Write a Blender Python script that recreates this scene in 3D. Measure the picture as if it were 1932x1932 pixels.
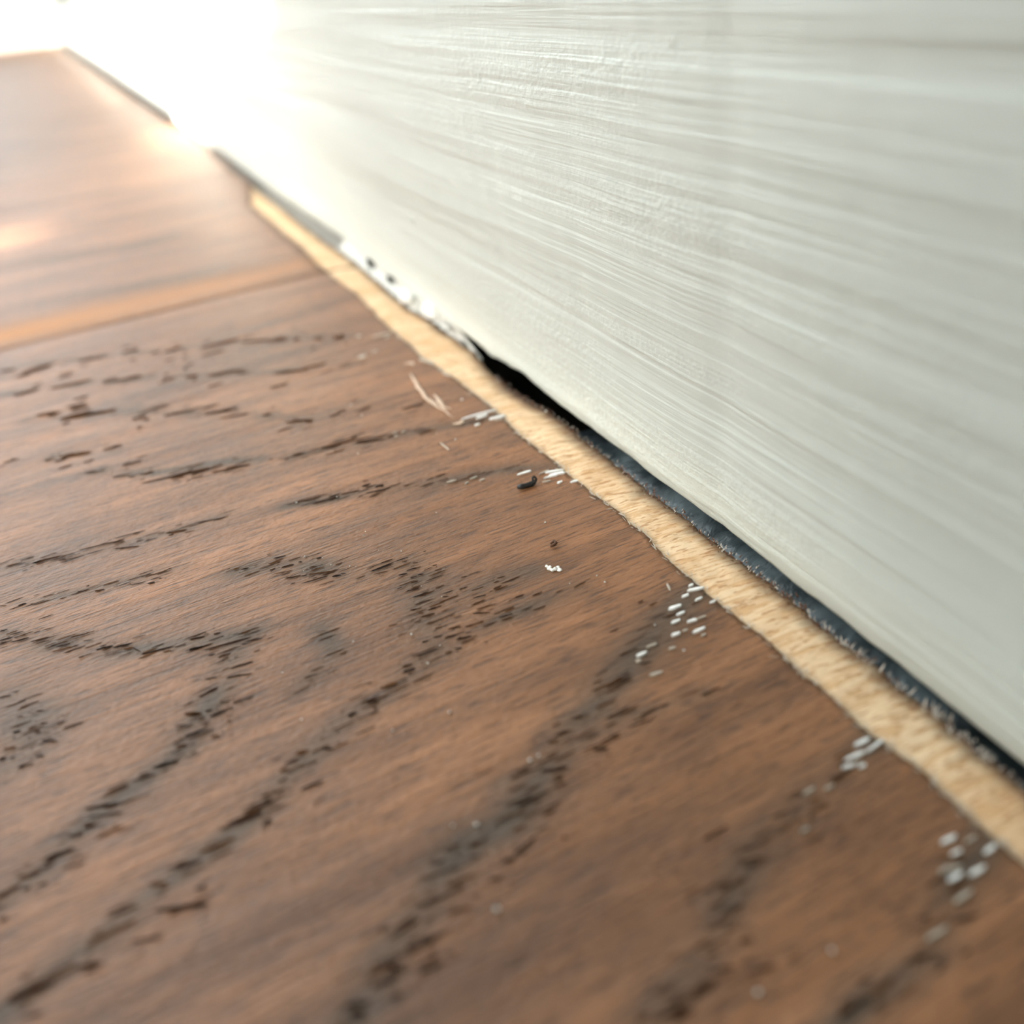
import bpy, math, random
import numpy as np
from mathutils import Matrix, Vector

# ------------------------------------------------------------------ camera, sky, sun, exposure
# All lengths below are written in units of the camera's height over the floor (32 mm) and
# scaled by S to metres.  X runs along the planks into the wall, Y along the wall, Z is up.
S = 0.032
scene = bpy.context.scene
col = scene.collection
for o in list(bpy.data.objects):
    bpy.data.objects.remove(o)

cam_data = bpy.data.cameras.new('camera')
cam = bpy.data.objects.new('camera', cam_data)
col.objects.link(cam)
scene.camera = cam
FX = (0.89273765, -0.32212589, 0.31504665)
FY = (-0.43814154, -0.45748553, 0.77378226)
FZ = (-0.10512601, -0.82881958, -0.5495513)
right = Vector((FX[0], FY[0], FZ[0])); up = -Vector((FX[1], FY[1], FZ[1])); back = -Vector((FX[2], FY[2], FZ[2]))
cam.matrix_world = Matrix(((right.x, up.x, back.x, 0), (right.y, up.y, back.y, 0), (right.z, up.z, back.z, S), (0, 0, 0, 1)))
cam_data.sensor_width = 36.0
cam_data.lens = 36.0 * 1600.0 / 1932.0
cam_data.clip_start = 0.002
cam_data.clip_end = 60.0
cam_data.dof.use_dof = True
cam_data.dof.focus_distance = 1.72 * S
cam_data.dof.aperture_fstop = 25.0

world = bpy.data.worlds.new('sky'); scene.world = world
world.use_nodes = True
bg = world.node_tree.nodes['Background']
bg.inputs[0].default_value = (0.86, 0.965, 1.0, 1)
bg.inputs[1].default_value = 4.7

sun_data = bpy.data.lights.new('sun', 'SUN'); sun = bpy.data.objects.new('sun', sun_data); col.objects.link(sun)
SUN = Vector((0.80, 0.10, -0.45)).normalized()
sun.rotation_euler = SUN.to_track_quat('-Z', 'Y').to_euler()
sun_data.energy = 34.0; sun_data.angle = math.radians(0.2); sun_data.color = (1.0, 0.96, 0.9)

vs = scene.view_settings
vs.view_transform = 'Standard'; vs.look = 'None'; vs.gamma = 1.0; vs.use_curve_mapping = False
vs.exposure = 0.2

rng = np.random.default_rng(7)
random.seed(7)
scene.cycles.max_bounces = 5; scene.cycles.diffuse_bounces = 3; scene.cycles.glossy_bounces = 2; scene.cycles.transparent_max_bounces = 6

# ------------------------------------------------------------------ measured outlines (lengths in S units, on the floor plane)
INNER = [[0.3367,0.7565],[0.3678,0.7518],[0.416,0.7569],[0.4847,0.7598],[0.5422,0.7541],[0.5814,0.7538],[0.6331,0.7565],[0.7172,0.7527],[0.7998,0.7574],[0.8767,0.7536],
  [0.9285,0.752],[1.0038,0.7501],[1.0915,0.7537],[1.2023,0.7587],[1.2863,0.7635],[1.4008,0.7504],[1.4775,0.7478],[1.5612,0.7504],[1.6947,0.7433],[1.8703,0.7533],
  [2.003,0.7476],[2.1296,0.7419],[2.3397,0.7208],[2.6128,0.7255],[2.7881,0.7265],[3.0609,0.7382],[3.3236,0.7255],[3.5695,0.7246],[3.9056,0.739],[4.2215,0.7304],
  [4.6291,0.7284],[4.9398,0.7253],[5.158,0.7545]]
OUTER = [[0.4134,0.8618],[0.446,0.8608],[0.502,0.8641],[0.5603,0.8652],[0.6068,0.8654],[0.6963,0.873],[0.7827,0.8677],[0.8628,0.8714],[0.9766,0.8702],[1.063,0.8703],
  [1.1634,0.8712],[1.2797,0.8708],[1.371,0.8685],[1.4467,0.8732],[1.5952,0.8729],[1.704,0.8777],[1.8024,0.869],[1.8509,0.8612],[1.9834,0.8533],[2.1566,0.8561],
  [2.291,0.88],[2.5095,0.8705],[2.6473,0.8664],[2.8491,0.8493],[3.1702,0.8631],[3.5887,0.87],[3.9102,0.8568],[4.1892,0.8529],[4.6878,0.8516],[5.0772,0.8498],
  [5.4451,0.8318]]
BASE = [[0.4254,0.8669],[0.5557,0.8717],[0.66,0.8748],[0.7261,0.876],[0.7984,0.8783],[0.9101,0.8799],[1.0288,0.8833],[1.1053,0.8877],[1.2068,0.8826],[1.3272,0.8831],
  [1.4632,0.8849],[1.6203,0.8897],[1.7859,0.8867],[2.0216,0.8892],[2.1561,0.8861],[2.542,0.8852],[3.1026,0.896],[3.7244,0.9112],[4.1239,0.9033],[5.327,0.8852],
  [6.1559,0.8871],[7.4277,0.8929],[9.1251,0.8564],[24.5978,0.6549]]
PORES = [[-0.4467,1.6128,-0.4327,1.6114,0.0054],[-0.4202,1.5752,-0.4104,1.5725,0.0044],[-0.4264,1.5884,-0.4036,1.5868,0.0033],[-0.4458,1.5825,-0.4232,1.579,0.0058],
  [-0.424,1.5629,-0.3936,1.558,0.0064],[-0.4456,1.5731,-0.4339,1.5711,0.0038],[-0.3886,1.542,-0.3572,1.5364,0.0069],[-0.3668,1.5667,-0.3498,1.5644,0.0046],
  [-0.3808,1.5297,-0.3574,1.5255,0.0031],[-0.3538,1.5052,-0.3245,1.5025,0.0056],[-0.3442,1.4955,-0.3209,1.4913,0.0055],[-0.3522,1.4847,-0.3212,1.4808,0.0061],
  [-0.3182,1.5113,-0.2886,1.505,0.0062],[-0.2905,1.5081,-0.2767,1.5036,0.0042],[-0.2966,1.4846,-0.2839,1.4801,0.0035],[-0.2761,1.4431,-0.248,1.4374,0.0065],
  [-0.2698,1.4496,-0.2582,1.4474,0.003],[-0.2456,1.4305,-0.2136,1.4241,0.0064],[-0.2291,1.4147,-0.2119,1.409,0.0078],[-0.2121,1.4073,-0.2019,1.3904,0.003],
  [-0.199,1.3799,-0.145,1.3696,0.0062],[-0.1635,1.3641,-0.1501,1.3607,0.0044],[-0.2113,1.4387,-0.1876,1.4343,0.0036],[-0.1415,1.3656,-0.1221,1.3619,0.0034],
  [-0.113,1.3701,-0.0894,1.3656,0.0046],[-0.1178,1.3435,-0.0957,1.338,0.0066],[-0.4136,1.6858,-0.3991,1.6836,0.0079],[-0.267,1.6432,-0.25,1.6383,0.0076],
  [-0.2826,1.6728,-0.2773,1.6715,0.005],[-0.1993,1.6217,-0.1714,1.616,0.0035],[-0.1659,1.6058,-0.1532,1.6017,0.0068],[-0.3024,1.6624,-0.2834,1.6562,0.0027],
  [-0.4378,1.8604,-0.4144,1.8564,0.0066],[-0.3864,1.8375,-0.3685,1.8363,0.0075],[-0.3685,1.8373,-0.3324,1.832,0.0058],[-0.3328,1.8131,-0.3194,1.8097,0.0048],
  [-0.4538,1.8783,-0.4248,1.8851,0.0035],[-0.4492,1.7071,-0.4366,1.7009,0.0032],[-0.4411,1.4043,-0.423,1.3992,0.0047],[-0.3816,1.3296,-0.3693,1.324,0.0041],
  [-0.3748,1.2921,-0.3636,1.2886,0.0042],[-0.3472,1.2765,-0.3368,1.2738,0.0033],[-0.4178,1.296,-0.4058,1.2928,0.0066],[-0.3835,1.2763,-0.3741,1.272,0.0052],
  [-0.3717,1.2485,-0.3499,1.2325,0.0067],[-0.3649,1.2498,-0.3565,1.246,0.0042],[-0.4306,1.2629,-0.4122,1.257,0.0062],[-0.3954,1.2685,-0.3895,1.2662,0.0035],
  [-0.4367,1.2429,-0.4301,1.2389,0.0094],[-0.4218,1.2365,-0.4143,1.2332,0.0051],[-0.4082,1.2051,-0.3903,1.2045,0.0081],[-0.382,1.2149,-0.3704,1.2105,0.0052],
  [-0.4132,1.333,-0.4009,1.3269,0.0022],[-0.1742,1.112,-0.1576,1.1071,0.0063],[-0.1681,1.1593,-0.1514,1.1518,0.0034],[-0.2095,1.0864,-0.1766,1.0802,0.0082],
  [0.0002,1.5498,0.0134,1.5476,0.0049],[0.0143,1.5403,0.0284,1.5366,0.0062],[0.0833,1.54,0.1059,1.5347,0.0064],[0.0686,1.526,0.0907,1.5214,0.0063],
  [0.0899,1.4982,0.113,1.4937,0.0075],[0.0659,1.5034,0.0759,1.5019,0.0055],[0.0728,1.4835,0.1053,1.476,0.004],[0.089,1.4555,0.1165,1.4477,0.0072],
  [0.118,1.4446,0.1286,1.4417,0.0052],[0.133,1.4409,0.1725,1.4264,0.0058],[0.114,1.4199,0.1624,1.4148,0.0052],[0.1715,1.4066,0.1883,1.4017,0.0064],
  [0.1894,1.4052,0.1976,1.4019,0.0038],[0.1601,1.4865,0.1701,1.4843,0.0055],[0.1239,1.4953,0.1306,1.4943,0.0048],[0.1393,1.4649,0.154,1.4594,0.0046],
  [-0.1125,1.3721,-0.0892,1.366,0.0045],[-0.0715,1.3618,-0.0597,1.3595,0.0058],[-0.0282,1.3355,-0.0093,1.3323,0.0051],[-0.1189,1.3413,-0.0955,1.3383,0.0068],
  [-0.0954,1.3262,-0.0149,1.3145,0.0062],[-0.0207,1.306,0.0064,1.2991,0.0055],[-0.0906,1.3062,-0.0791,1.304,0.0049],[-0.0753,1.2914,-0.0539,1.2895,0.006],
  [-0.0716,1.2791,-0.0675,1.2798,0.0043],[-0.0594,1.2485,-0.023,1.2449,0.0058],[-0.0315,1.3025,-0.0141,1.2983,0.0027],[-0.106,1.2461,-0.086,1.2398,0.0049],
  [-0.0688,1.2289,-0.0311,1.2146,0.0048],[-0.1214,1.2069,-0.0905,1.2132,0.0075],[-0.0919,1.1722,-0.0779,1.1679,0.0051],[-0.0717,1.1611,-0.0393,1.1556,0.0047],
  [-0.1122,1.149,-0.0866,1.1501,0.0071],[-0.1186,1.1657,-0.1097,1.1645,0.0042],[-0.0847,1.1504,-0.0741,1.1481,0.0041],[-0.0897,1.1225,-0.0828,1.121,0.004],
  [-0.1493,1.1789,-0.126,1.1646,0.0103],[-0.1565,1.1267,-0.1214,1.1255,0.0081],[0.1557,1.0574,0.1843,1.0543,0.009],[0.1258,1.0368,0.1439,1.0341,0.012],
  [0.0886,1.0262,0.1033,1.0255,0.0096],[-0.1181,1.1019,-0.1065,1.0975,0.0062],[0.2435,1.3784,0.2877,1.3795,0.0067],[0.2462,1.3655,0.2724,1.3606,0.0043],
  [0.2991,1.3816,0.324,1.3814,0.0039],[0.3081,1.3722,0.3181,1.3704,0.0039],[0.2875,1.3345,0.3034,1.3302,0.0061],[0.3067,1.3391,0.3255,1.3377,0.0052],
  [0.3252,1.3557,0.3345,1.3521,0.0043],[0.3039,1.3127,0.3173,1.3115,0.0046],[0.3196,1.313,0.3294,1.3112,0.0051],[0.2997,1.2969,0.3137,1.2952,0.0059],
  [0.2839,1.2773,0.3066,1.2742,0.0066],[0.2868,1.2532,0.3165,1.2512,0.0047],[0.283,1.2298,0.3172,1.2274,0.005],[0.2696,1.2203,0.2889,1.2147,0.0046],
  [0.2986,1.2013,0.3228,1.1994,0.0049],[0.2795,1.1903,0.3043,1.1865,0.0057],[0.2794,1.2027,0.2881,1.1998,0.0037],[0.2802,1.1669,0.3,1.1634,0.0043],
  [0.3021,1.1647,0.3129,1.1631,0.0032],[0.2898,1.1461,0.3034,1.1439,0.005],[0.3098,1.1319,0.3302,1.1265,0.0058],[0.3391,1.1207,0.3694,1.1156,0.0042],
  [0.3764,1.1531,0.4056,1.1506,0.0044],[0.3652,1.1466,0.3918,1.1319,0.0043],[0.2808,1.1235,0.2946,1.1222,0.0038],[0.2955,1.1127,0.3152,1.1102,0.006],
  [0.2574,1.1245,0.2678,1.1229,0.0045],[0.3113,1.0974,0.3377,1.0919,0.0056],[0.237,1.0955,0.2737,1.0941,0.0054],[0.2997,1.0774,0.3108,1.074,0.0054],
  [0.2809,1.0772,0.2924,1.0748,0.0063],[0.2042,1.0853,0.2218,1.0836,0.0062],[0.2026,1.0723,0.2212,1.0699,0.007],[0.3406,1.2308,0.3605,1.2294,0.003],
  [0.39,1.2581,0.3992,1.255,0.0036],[0.356,1.3252,0.364,1.323,0.0043],[0.3542,1.3072,0.3673,1.3047,0.0042],[0.3355,1.2225,0.3458,1.2186,0.0034],
  [0.4054,1.2571,0.4274,1.2548,0.0027],[0.447,1.2168,0.4613,1.2134,0.0031],[0.4013,1.1095,0.4265,1.1065,0.0035],[0.4501,1.144,0.4673,1.144,0.0043],
  [0.3848,1.187,0.4068,1.1826,0.0037],[0.3578,1.3802,0.363,1.3795,0.003],[-0.2112,1.0863,-0.1765,1.0807,0.0064],[-0.2439,1.0762,-0.21,1.0706,0.0067],
  [-0.3123,1.058,-0.2664,1.0426,0.0075],[-0.3105,1.0393,-0.2653,1.0222,0.0054],[-0.3167,1.022,-0.3008,1.0183,0.0065],[-0.2995,0.9951,-0.2647,0.9951,0.0058],
  [-0.3381,1.0178,-0.3198,1.0126,0.0058],[-0.3697,0.9949,-0.3337,0.9916,0.011],[-0.3474,0.9645,-0.3196,0.9587,0.0051],[-0.405,0.9792,-0.3775,0.9769,0.0085],
  [-0.4293,0.9634,-0.4024,0.9677,0.0093],[-0.3999,0.9563,-0.39,0.9572,0.0055],[-0.3802,0.9532,-0.3678,0.951,0.0046],[-0.4281,0.9217,-0.4187,0.9225,0.0076],
  [-0.0719,0.9406,-0.0384,0.9345,0.0065],[-0.0242,0.982,-0.0029,0.9821,0.0071],[-0.0064,0.9929,0.0142,0.9892,0.0076],[-0.0154,0.9208,0.0168,0.9197,0.0075],
  [-0.1143,0.912,-0.0777,0.913,0.0096],[-0.0979,0.9249,-0.0563,0.9195,0.0055],[-0.0802,0.8882,-0.0681,0.8922,0.0072],[-0.0356,0.9719,-0.0238,0.9711,0.0069],
  [-0.1672,0.889,-0.1214,0.8888,0.0079],[-0.2028,0.8789,-0.1691,0.8763,0.0059],[-0.1834,0.8332,-0.171,0.8308,0.0058],[-0.2369,0.8721,-0.2175,0.8642,0.007],
  [-0.2342,0.8278,-0.1751,0.8047,0.0084],[-0.3211,0.8237,-0.2636,0.8279,0.009],[-0.2686,0.7983,-0.2362,0.7886,0.0051],[-0.2884,0.8511,-0.2568,0.8485,0.0051],
  [-0.3382,0.801,-0.3045,0.7875,0.0057],[-0.4161,0.7965,-0.3633,0.7933,0.0097],[-0.3963,0.7651,-0.3769,0.7594,0.0061],[-0.0473,0.586,-0.0259,0.579,0.0063],
  [-0.0464,0.5734,-0.0332,0.5709,0.0056],[0.0339,0.9816,0.0466,0.9717,0.0063],[0.1324,0.717,0.1559,0.715,0.0047],[0.1608,0.7092,0.1764,0.7001,0.0042],
  [0.1595,0.6897,0.1716,0.6841,0.0045],[0.1074,0.7087,0.1262,0.702,0.0033],[0.0914,0.6917,0.1383,0.6851,0.0042],[0.1144,0.6676,0.1506,0.6642,0.0058],
  [0.0683,0.6613,0.1068,0.6547,0.0045],[0.1015,0.6308,0.1288,0.6253,0.0057],[0.0261,0.6368,0.0675,0.6415,0.0055],[0.0403,0.6157,0.0719,0.6073,0.0064],
  [0.0611,0.6134,0.0884,0.6099,0.0053],[-0.011,0.6089,0.0233,0.6044,0.0063],[0.0124,0.6037,0.0294,0.5919,0.0047],[-0.0127,0.5911,0.0197,0.5884,0.005],
  [0.0434,0.5784,0.0726,0.5766,0.0056],[-0.0467,0.5864,-0.0215,0.5766,0.0063],[-0.0454,0.5711,-0.0289,0.5661,0.0062],[0.1928,0.6618,0.2083,0.6585,0.0059],
  [0.2104,0.6629,0.2478,0.6728,0.0051],[0.1665,0.6468,0.1835,0.6424,0.005],[0.0799,0.584,0.0891,0.5799,0.0031],[0.1365,0.6376,0.1444,0.6344,0.0025],
  [0.2778,0.7007,0.2877,0.6949,0.0032],[0.249,0.7305,0.2708,0.7271,0.0041],[0.278,0.6536,0.2863,0.6503,0.003],[0.0037,0.5668,0.0177,0.5655,0.0036],
  [0.4762,0.8592,0.5058,0.8659,0.0085],[0.3948,0.8284,0.4124,0.8291,0.0044],[0.34,0.8083,0.3551,0.8056,0.0067],[0.3074,0.7653,0.342,0.7525,0.0102],
  [0.3169,0.7475,0.3305,0.7433,0.0055],[0.3918,0.7596,0.4107,0.7524,0.0082],[0.4091,0.7662,0.4409,0.7685,0.0056],[0.4593,0.7705,0.4974,0.7651,0.0033],
  [0.2491,0.7304,0.2987,0.7311,0.005],[0.5489,0.8752,0.5672,0.8689,0.004],[0.458,0.5079,0.4905,0.4953,0.0035],[0.4646,0.5201,0.497,0.5142,0.0032],
  [0.3865,0.4768,0.4107,0.4745,0.0025],[0.3994,0.4636,0.4256,0.4601,0.0042],[0.3682,0.4563,0.3993,0.4524,0.0041],[0.3864,0.4432,0.4011,0.4403,0.0033],
  [0.3912,0.4243,0.4076,0.4203,0.0053],[0.3424,0.444,0.3655,0.4415,0.004],[0.3485,0.43,0.3614,0.4253,0.0032],[0.3433,0.4124,0.3669,0.4042,0.0039],
  [0.2861,0.4028,0.3474,0.4001,0.0051],[0.3778,0.3905,0.4098,0.3826,0.005],[0.5364,0.5384,0.5596,0.5352,0.0036],[0.574,0.5517,0.5978,0.5522,0.0023],
  [0.545,0.486,0.5735,0.4858,0.0024],[0.2545,0.4016,0.2978,0.3939,0.0048],[0.431,0.306,0.4524,0.3056,0.0064],[0.4474,0.306,0.4756,0.3066,0.0054],
  [0.6221,0.3225,0.6483,0.3157,0.0064],[0.5351,0.3145,0.5764,0.3064,0.0041],[0.5719,0.335,0.6053,0.3321,0.0022],[0.4117,0.4946,0.4292,0.4906,0.0027],
  [0.4573,0.4958,0.4825,0.4968,0.0029],[-0.0992,3.0604,-0.0486,3.0599,0.0439],[0.0299,2.9622,0.0888,2.9752,0.0411],[0.1432,2.908,0.2665,2.9093,0.0476],
  [0.2762,2.8579,0.3539,2.8234,0.0339],[0.35,2.8054,0.4108,2.7852,0.0342],[0.425,2.7623,0.4434,2.7572,0.0454],[0.4864,2.7201,0.5048,2.7149,0.0393],
  [0.542,2.6829,0.5709,2.6686,0.0487],[-0.4159,3.1121,-0.3314,3.1313,0.0498],[-0.489,3.1914,-0.4405,3.1714,0.0345],[-0.2404,3.0962,-0.1611,3.0709,0.0298],
  [-0.3294,2.8946,-0.2141,2.8823,0.0442],[-0.437,2.9194,-0.369,2.9263,0.0394],[-0.1423,2.8152,-0.0617,2.795,0.0317],[-0.0066,2.7054,0.0295,2.7118,0.0306],
  [0.0615,2.6858,0.0956,2.676,0.0455],[0.1273,2.6502,0.23,2.6205,0.0352],[0.3107,2.5183,0.3984,2.4821,0.0331],[0.3903,2.4978,0.4625,2.4929,0.0243],
  [-0.3757,2.7002,-0.3115,2.6815,0.0372],[-0.3026,2.6133,-0.1596,2.5787,0.0455],[-0.1198,2.4724,-0.0824,2.4731,0.0266],[-0.101,2.5026,-0.0138,2.5035,0.0146],
  [-0.033,2.4348,0.0461,2.4184,0.0302],[0.0701,2.3623,0.1501,2.3523,0.0255],[0.104,2.307,0.1759,2.2876,0.0202],[0.2107,2.2461,0.2305,2.2379,0.0171],
  [0.2561,2.1616,0.3234,2.1307,0.0184],[0.3667,2.1112,0.4159,2.1299,0.01],[0.4346,2.101,0.4802,2.1015,0.009],[-0.3145,2.3538,-0.2421,2.3319,0.0338],
  [-0.2083,2.3195,-0.1632,2.3247,0.0159],[-0.353,2.3635,-0.3289,2.3582,0.0123],[-0.4588,2.4227,-0.4204,2.4195,0.0178],[-0.1688,2.1912,-0.1257,2.1895,0.0117],
  [-0.1963,2.1412,-0.1551,2.1284,0.0107],[-0.129,2.0588,0.0222,2.0277,0.0144],[-0.0665,2.0357,-0.0345,2.0293,0.0104],[-0.0324,2.0447,0.0282,2.0349,0.0106],
  [0.0325,2.0031,0.1205,1.9845,0.013],[0.0667,2.0067,0.1152,1.9826,0.0099],[-0.0189,2.0068,0.0081,1.9984,0.0076],[-0.2668,2.2156,-0.2161,2.1961,0.0081],
  [-0.1243,2.106,-0.1007,2.106,0.0138],[-0.0986,1.7781,-0.066,1.7691,0.0115],[-0.0424,1.7848,0.02,1.7692,0.0054],[-0.2879,1.8291,-0.2356,1.8194,0.0064],
  [-0.3869,1.8372,-0.3239,1.828,0.0074],[-0.2176,1.7854,-0.1704,1.7659,0.0078],[-0.2396,1.822,-0.1992,1.8119,0.0063],[-0.3245,1.8074,-0.2812,1.7989,0.0051],
  [-0.2143,1.8312,-0.1523,1.8244,0.0055],[0.1589,1.7336,0.229,1.7232,0.0066],[0.2097,1.7025,0.2673,1.696,0.0086],[0.2785,1.7029,0.3179,1.6948,0.0066],
  [0.2732,1.9605,0.4251,1.9332,0.0094],[0.3011,1.9518,0.3489,1.9406,0.0106],[0.1892,1.9631,0.2789,1.9442,0.0052],[0.3854,1.9256,0.4202,1.9181,0.0093],
  [0.38,1.9223,0.451,1.8955,0.0131],[0.2984,1.9106,0.3447,1.9069,0.0086],[0.2268,1.9637,0.2506,1.9563,0.0101],[0.3296,1.7081,0.3495,1.707,0.0085],
  [0.3546,1.6856,0.3745,1.6845,0.012],[0.3303,1.6727,0.3827,1.6611,0.006],[0.3261,1.9628,0.3944,1.9544,0.0105],[0.546,2.0343,0.6051,2.0252,0.0115],
  [0.6125,2.0444,0.6313,2.0424,0.0083],[0.2773,2.17,0.3184,2.1145,0.0091]]
FLECKS = [[0.7333,0.9962,0.7431,0.996,0.0054,1],[0.7244,0.9865,0.7532,0.9787,0.0077,1],[0.7056,0.9779,0.7194,0.9771,0.0062,1],[0.7189,0.9568,0.7346,0.9574,0.005,1],
  [0.7365,0.9384,0.7476,0.9365,0.0044,1],[0.6667,0.9628,0.6906,0.9605,0.0088,1],[0.6691,0.9427,0.6855,0.9424,0.0067,1],[0.6489,0.9299,0.6669,0.9298,0.0074,1],
  [0.6737,0.9176,0.691,0.9141,0.0069,1],[0.6935,0.915,0.7098,0.9135,0.0042,0],[0.6652,0.8905,0.6894,0.8897,0.0071,1],[0.6314,0.9037,0.6472,0.9021,0.0073,1],
  [0.6531,0.9032,0.6625,0.9021,0.0049,0],[0.6724,0.8772,0.6817,0.8761,0.004,0],[0.7047,1.0239,0.7001,1.0069,0.003,0],[0.5794,0.902,0.5989,0.9014,0.0039,0],
  [0.5541,0.8934,0.5733,0.8928,0.0077,1],[0.5466,0.8843,0.5545,0.8815,0.0073,0],[0.6087,0.8796,0.6202,0.877,0.0065,0],[0.5479,0.8452,0.5688,0.8408,0.0076,0],
  [0.7149,0.5732,0.7408,0.5719,0.0071,1],[0.7195,0.5561,0.7564,0.5602,0.0051,1],[0.6851,0.5609,0.7173,0.5574,0.0071,1],[0.671,0.5518,0.6902,0.548,0.0064,1],
  [0.691,0.5417,0.7023,0.5407,0.0061,1],[0.6902,0.548,0.7029,0.5502,0.0034,0],[0.5957,0.5461,0.6164,0.5466,0.0051,0],[0.6261,0.5371,0.6415,0.5371,0.0041,0],
  [0.5535,0.5026,0.5659,0.5021,0.0033,0],[0.6908,0.4023,0.7147,0.4012,0.0067,1],[0.7169,0.3886,0.7357,0.3888,0.0047,0],[0.6877,0.385,0.7041,0.3834,0.0054,1],
  [0.7244,0.3668,0.7442,0.3678,0.0069,1],[0.656,0.3744,0.6751,0.3754,0.0054,0],[0.6709,0.3718,0.6878,0.368,0.0055,0],[0.6566,0.3621,0.6784,0.3614,0.0065,1],
  [0.685,0.3546,0.7091,0.3541,0.0065,1],[0.6413,0.3392,0.6704,0.3395,0.0069,0],[0.576,0.3221,0.609,0.3219,0.0059,0],[0.6586,1.8748,0.7489,1.869,0.0078,1],
  [0.6904,1.856,0.721,1.8554,0.0107,1],[0.7164,1.8302,0.7573,1.8215,0.011,1],[0.6424,1.8588,0.6583,1.8579,0.0062,0],[0.67,1.8208,0.6841,1.8212,0.0073,1],
  [0.7229,1.8138,0.7441,1.8088,0.0078,0],[0.6513,1.5365,0.6845,1.5347,0.0108,1],[0.6932,1.5104,0.7203,1.513,0.0045,0],[0.709,1.5079,0.7465,1.4939,0.0087,1],
  [0.7083,1.4906,0.7442,1.4821,0.0097,1],[0.6941,1.4878,0.7253,1.4827,0.0059,1],[0.7083,1.4516,0.7207,1.4512,0.0078,1],[0.734,1.4373,0.7509,1.4336,0.0081,1],
  [0.6827,1.4744,0.7012,1.4696,0.0047,0],[0.5527,1.5859,0.5714,1.5857,0.0048,0],[0.5686,1.5656,0.581,1.5654,0.006,0],[0.5345,1.5728,0.5436,1.5749,0.0044,0],
  [0.5025,1.6046,0.5259,1.6009,0.0037,0],[0.5614,1.7904,0.5655,1.7464,0.0021,0],[0.6075,2.64,0.6209,2.6374,0.0226,0],[0.5591,2.459,0.5822,2.4639,0.0291,0],
  [0.6034,2.4706,0.6248,2.4774,0.0128,0],[0.6782,2.561,0.7006,2.5685,0.0134,0],[0.6486,2.5999,0.7092,2.5929,0.0158,0],[0.7269,2.1829,0.7356,2.1472,0.0111,0],
  [0.7091,2.3258,0.7319,2.2605,0.0146,0],[0.48,1.917,0.4905,1.9146,0.0048,0],[0.4767,1.895,0.4853,1.8939,0.0054,0],[0.4996,1.9022,0.5099,1.9054,0.0048,0]]
SMEARS = [[[0.6601,2.3161],[0.6755,2.3148],[0.6813,2.2947]],[[0.6508,2.2378],[0.6391,2.1623],[0.6309,2.1012],[0.6267,2.0334],[0.632,1.9857],[0.6373,1.9572],
  [0.643,1.8966]],[[0.6514,2.0587],[0.6491,2.0221],[0.6466,1.9742],[0.6555,1.949]],[[0.6241,1.8627],[0.6453,1.8633],[0.6578,1.8708]]]
SPECKS = [[0.6223,0.9409,0.0024],[0.6264,0.8624,0.0035],[0.3717,0.3682,0.0052],[0.4755,0.3647,0.004],[0.5991,1.7808,0.0034],[0.8514,1.7751,0.0045],[0.6125,1.0905,0.003],
  [0.6122,1.3284,0.0034],[0.434,1.5002,0.0019],[0.6095,1.1152,0.0023],[0.5556,1.1244,0.0016],[0.4371,2.1477,0.0034],[0.599,1.7814,0.0031],[0.7015,1.9775,0.0047],
  [0.5715,1.841,0.0016],[0.4433,2.0689,0.0023],[0.3691,1.8659,0.0021],[0.1407,1.5065,0.0034],[0.1804,1.446,0.0027],[0.2123,1.42,0.002],[0.2224,1.4111,0.0015],
  [0.1715,1.481,0.0019],[0.2702,1.5096,0.0024],[0.2778,1.5216,0.0014],[0.1261,1.4585,0.0017],[0.1501,1.1955,0.0019],[0.0182,1.1867,0.002],[0.0201,1.0589,0.0024],
  [0.1419,0.9571,0.0021],[0.3194,1.4082,0.002],[0.2807,1.4397,0.0011],[0.3346,1.2245,0.0017],[0.2477,1.1551,0.0027],[0.2451,1.0688,0.003],[0.3125,1.2762,0.0014],
  [0.2806,1.0996,0.0017],[0.2474,1.1544,0.0031],[0.2347,0.9437,0.0037],[0.3013,0.7915,0.0047],[0.3157,0.7932,0.003],[0.1867,0.7309,0.0044],[0.1584,0.6045,0.005],
  [0.1572,0.7472,0.0027],[0.1415,1.5075,0.0024],[0.2653,1.6973,0.0023],[0.2705,1.5098,0.0021],[0.1497,1.1945,0.0018],[0.1782,1.7297,0.003]]
CLUMP = [[0.5447,1.1958,0.0031],[0.545,1.1861,0.0039],[0.548,1.1787,0.0039],[0.5547,1.1795,0.0039],[0.5615,1.1804,0.0036],[0.5595,1.171,0.0042],[0.5499,1.1909,0.0028]]
BLACK = [[0.623,1.4807],[0.6317,1.4773],[0.6443,1.4774],[0.6556,1.4748],[0.6639,1.4769]]
BROWN = [[0.5845,1.2537],[0.5928,1.2524],[0.5923,1.2425],[0.5864,1.2436],[0.5825,1.25]]
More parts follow.
